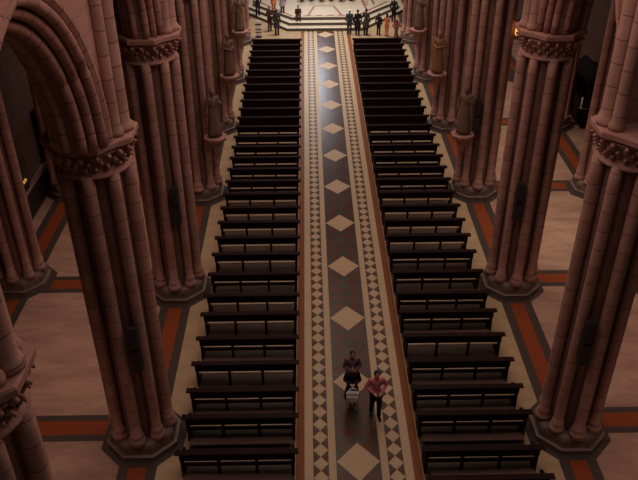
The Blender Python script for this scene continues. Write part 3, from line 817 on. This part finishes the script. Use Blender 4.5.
def confessional(x, y, rz, label):
    t = thing('confessional', label, 'confessional', (x, y, 0), rz)
    b = MB(); b.box(-1.2, 1.2, -.5, .5, 0, .15); b.box(-1.2, -1.12, -.5, .5, .15, 2.3); b.box(1.12, 1.2, -.5, .5, .15, 2.3); b.box(-1.2, 1.2, .42, .5, .15, 2.3); b.box(-.42, -.36, -.5, .5, .15, 2.3); b.box(.36, .42, -.5, .5, .15, 2.3)
    b.build('body', M['wood'], t)
    b = MB(); b.box(-1.3, 1.3, -.6, .58, 2.3, 2.42); b.xprism([(-.55, 2.42), (.5, 2.42), (-.02, 2.8)], -1.2, 1.2); b.build('canopy', M['wood'], t)
    b = MB(); b.box(-.36, .36, -.48, -.44, .15, 1.2); b.build('door', M['wood'], t)
    return t
confessional(12.3, 34.0, -PI/2, 'dark wooden confessional in the right aisle, beyond the outer pier')
confessional(-12.3, 31.0, PI/2, 'dark wooden confessional in the shadow of the left aisle')
# amber lantern and white candle
t = thing('lantern', 'glowing amber lantern on the third right pier, seen left of the second pier capital', 'lamp', (PX + .86, PY[3] - .42, 6.55))
b = MB(); b.lathe([(.1, 0), (.14, .06), (.14, .36), (.1, .42)], seg=8, smooth=False); b.build('glass', M['lamp'], t)
b = MB(); b.lathe([(.16, .42), (.15, .46), (.02, .6)], seg=8, smooth=False); b.lathe([(.02, -.1), (.12, -.02), (.12, 0)], seg=8, smooth=False); b.tube([(0, 0, .5), (-.2, .15, .55)], .018, 8); b.build('frame', M['black'], t)
t = thing('candle_sconce', 'slim white candle sconce on the outer right pier in the dark aisle', 'candle', (OX - 1.22, PY[3] - .1, 3.6))
b = MB(); b.lathe([(.03, .02), (.03, .42), (.008, .46)], seg=10); b.build('candle', M['white'], t)
b = MB(); b.lathe([(.02, -.04), (.075, 0), (.075, .02)], seg=12); b.tube([(0, 0, -.02), (.44, .08, -.08)], .015, 8); b.build('holder', M['grey'], t)

# ------------------------------------------------------------------ light
def area(name, loc, rot, sx_, sy_, power, col, spread=PI):
    l = bpy.data.lights.new(name, 'AREA'); l.shape = 'RECTANGLE'; l.size = sx_; l.size_y = sy_; l.energy = power; l.color = col; l.spread = spread
    o = bpy.data.objects.new(name, l); COL.objects.link(o); o.location = loc; o.rotation_euler = rot; return o
w = bpy.data.worlds.new('world'); SC.world = w; w.use_nodes = True
bg = w.node_tree.nodes['Background']; bg.inputs[0].default_value = (1.0, .72, .62, 1); bg.inputs[1].default_value = .03
# unseen light added high over mid-nave for the piers and floor
area('nave_fill', (0, 27, 17.5), (0, 0, 0), 2, 36, 560, (1.0, .79, .62))
# unseen side lights added to brighten the nave faces of the piers
area('pier_fill_left', (-4.7, 27, 17.2), (0, math.radians(-62), 0), 1.5, 38, 900, (1.0, .70, .62))
area('pier_fill_right', (4.7, 27, 17.2), (0, math.radians(62), 0), 1.5, 38, 900, (1.0, .70, .62))
# apse windows beyond the altar
area('apse_window', (-.6, 66, 11), (math.radians(-80), 0, 0), 1.6, 5, 400, (.9, .92, 1.0))
# unseen lights added to brighten the steps and the far floor
area('sanctuary_fill', (0, 49, 14), (0, 0, 0), 5, 4, 520, (1.0, .9, .8), math.radians(100))
area('choir_fill', (0, 40, 15.5), (0, 0, 0), 2, 8, 260, (1.0, .9, .84), math.radians(90))
# unseen downlights added under the aisle ceilings to brighten the floor
for s, pw in ((-1, (26, 26, 26, 23, 20, 20)), (1, (27, 30, 56, 48, 36, 32))):
    for y, e in zip((10.5, 17, 23.5, 30, 36.5, 43), pw):
        area('aisle_fill', (s*8, y, 9.5), (0, 0, 0), 1.2, 2, e, (1.0, .63, .52) if e < 31 else (1.0, .76, .6), math.radians(62))

# ------------------------------------------------------------------ camera
X0 = -.8039 - .3433; p, yaw, ro = .5718, -.0139, -.0051; F = 752.5
fw = Vector((-math.sin(yaw)*math.cos(p), math.cos(yaw)*math.cos(p), -math.sin(p)))
r0 = Vector((math.cos(yaw), math.sin(yaw), 0)); u0 = r0.cross(fw)
rt = r0*math.cos(ro) + u0*math.sin(ro); up = rt.cross(fw)
cd = bpy.data.cameras.new('camera'); cam = bpy.data.objects.new('camera', cd); COL.objects.link(cam)
cam.matrix_world = Matrix(((rt.x, up.x, -fw.x, X0), (rt.y, up.y, -fw.y, 0), (rt.z, up.z, -fw.z, 15.0), (0, 0, 0, 1)))
cd.sensor_width = 36; cd.lens = F/638*36; cd.clip_end = 300; cd.clip_start = .1
SC.camera = cam
SC.view_settings.view_transform = 'Standard'; SC.view_settings.look = 'None'
SC.view_settings.exposure = 0; SC.view_settings.gamma = 1
SC.view_settings.use_curve_mapping = False
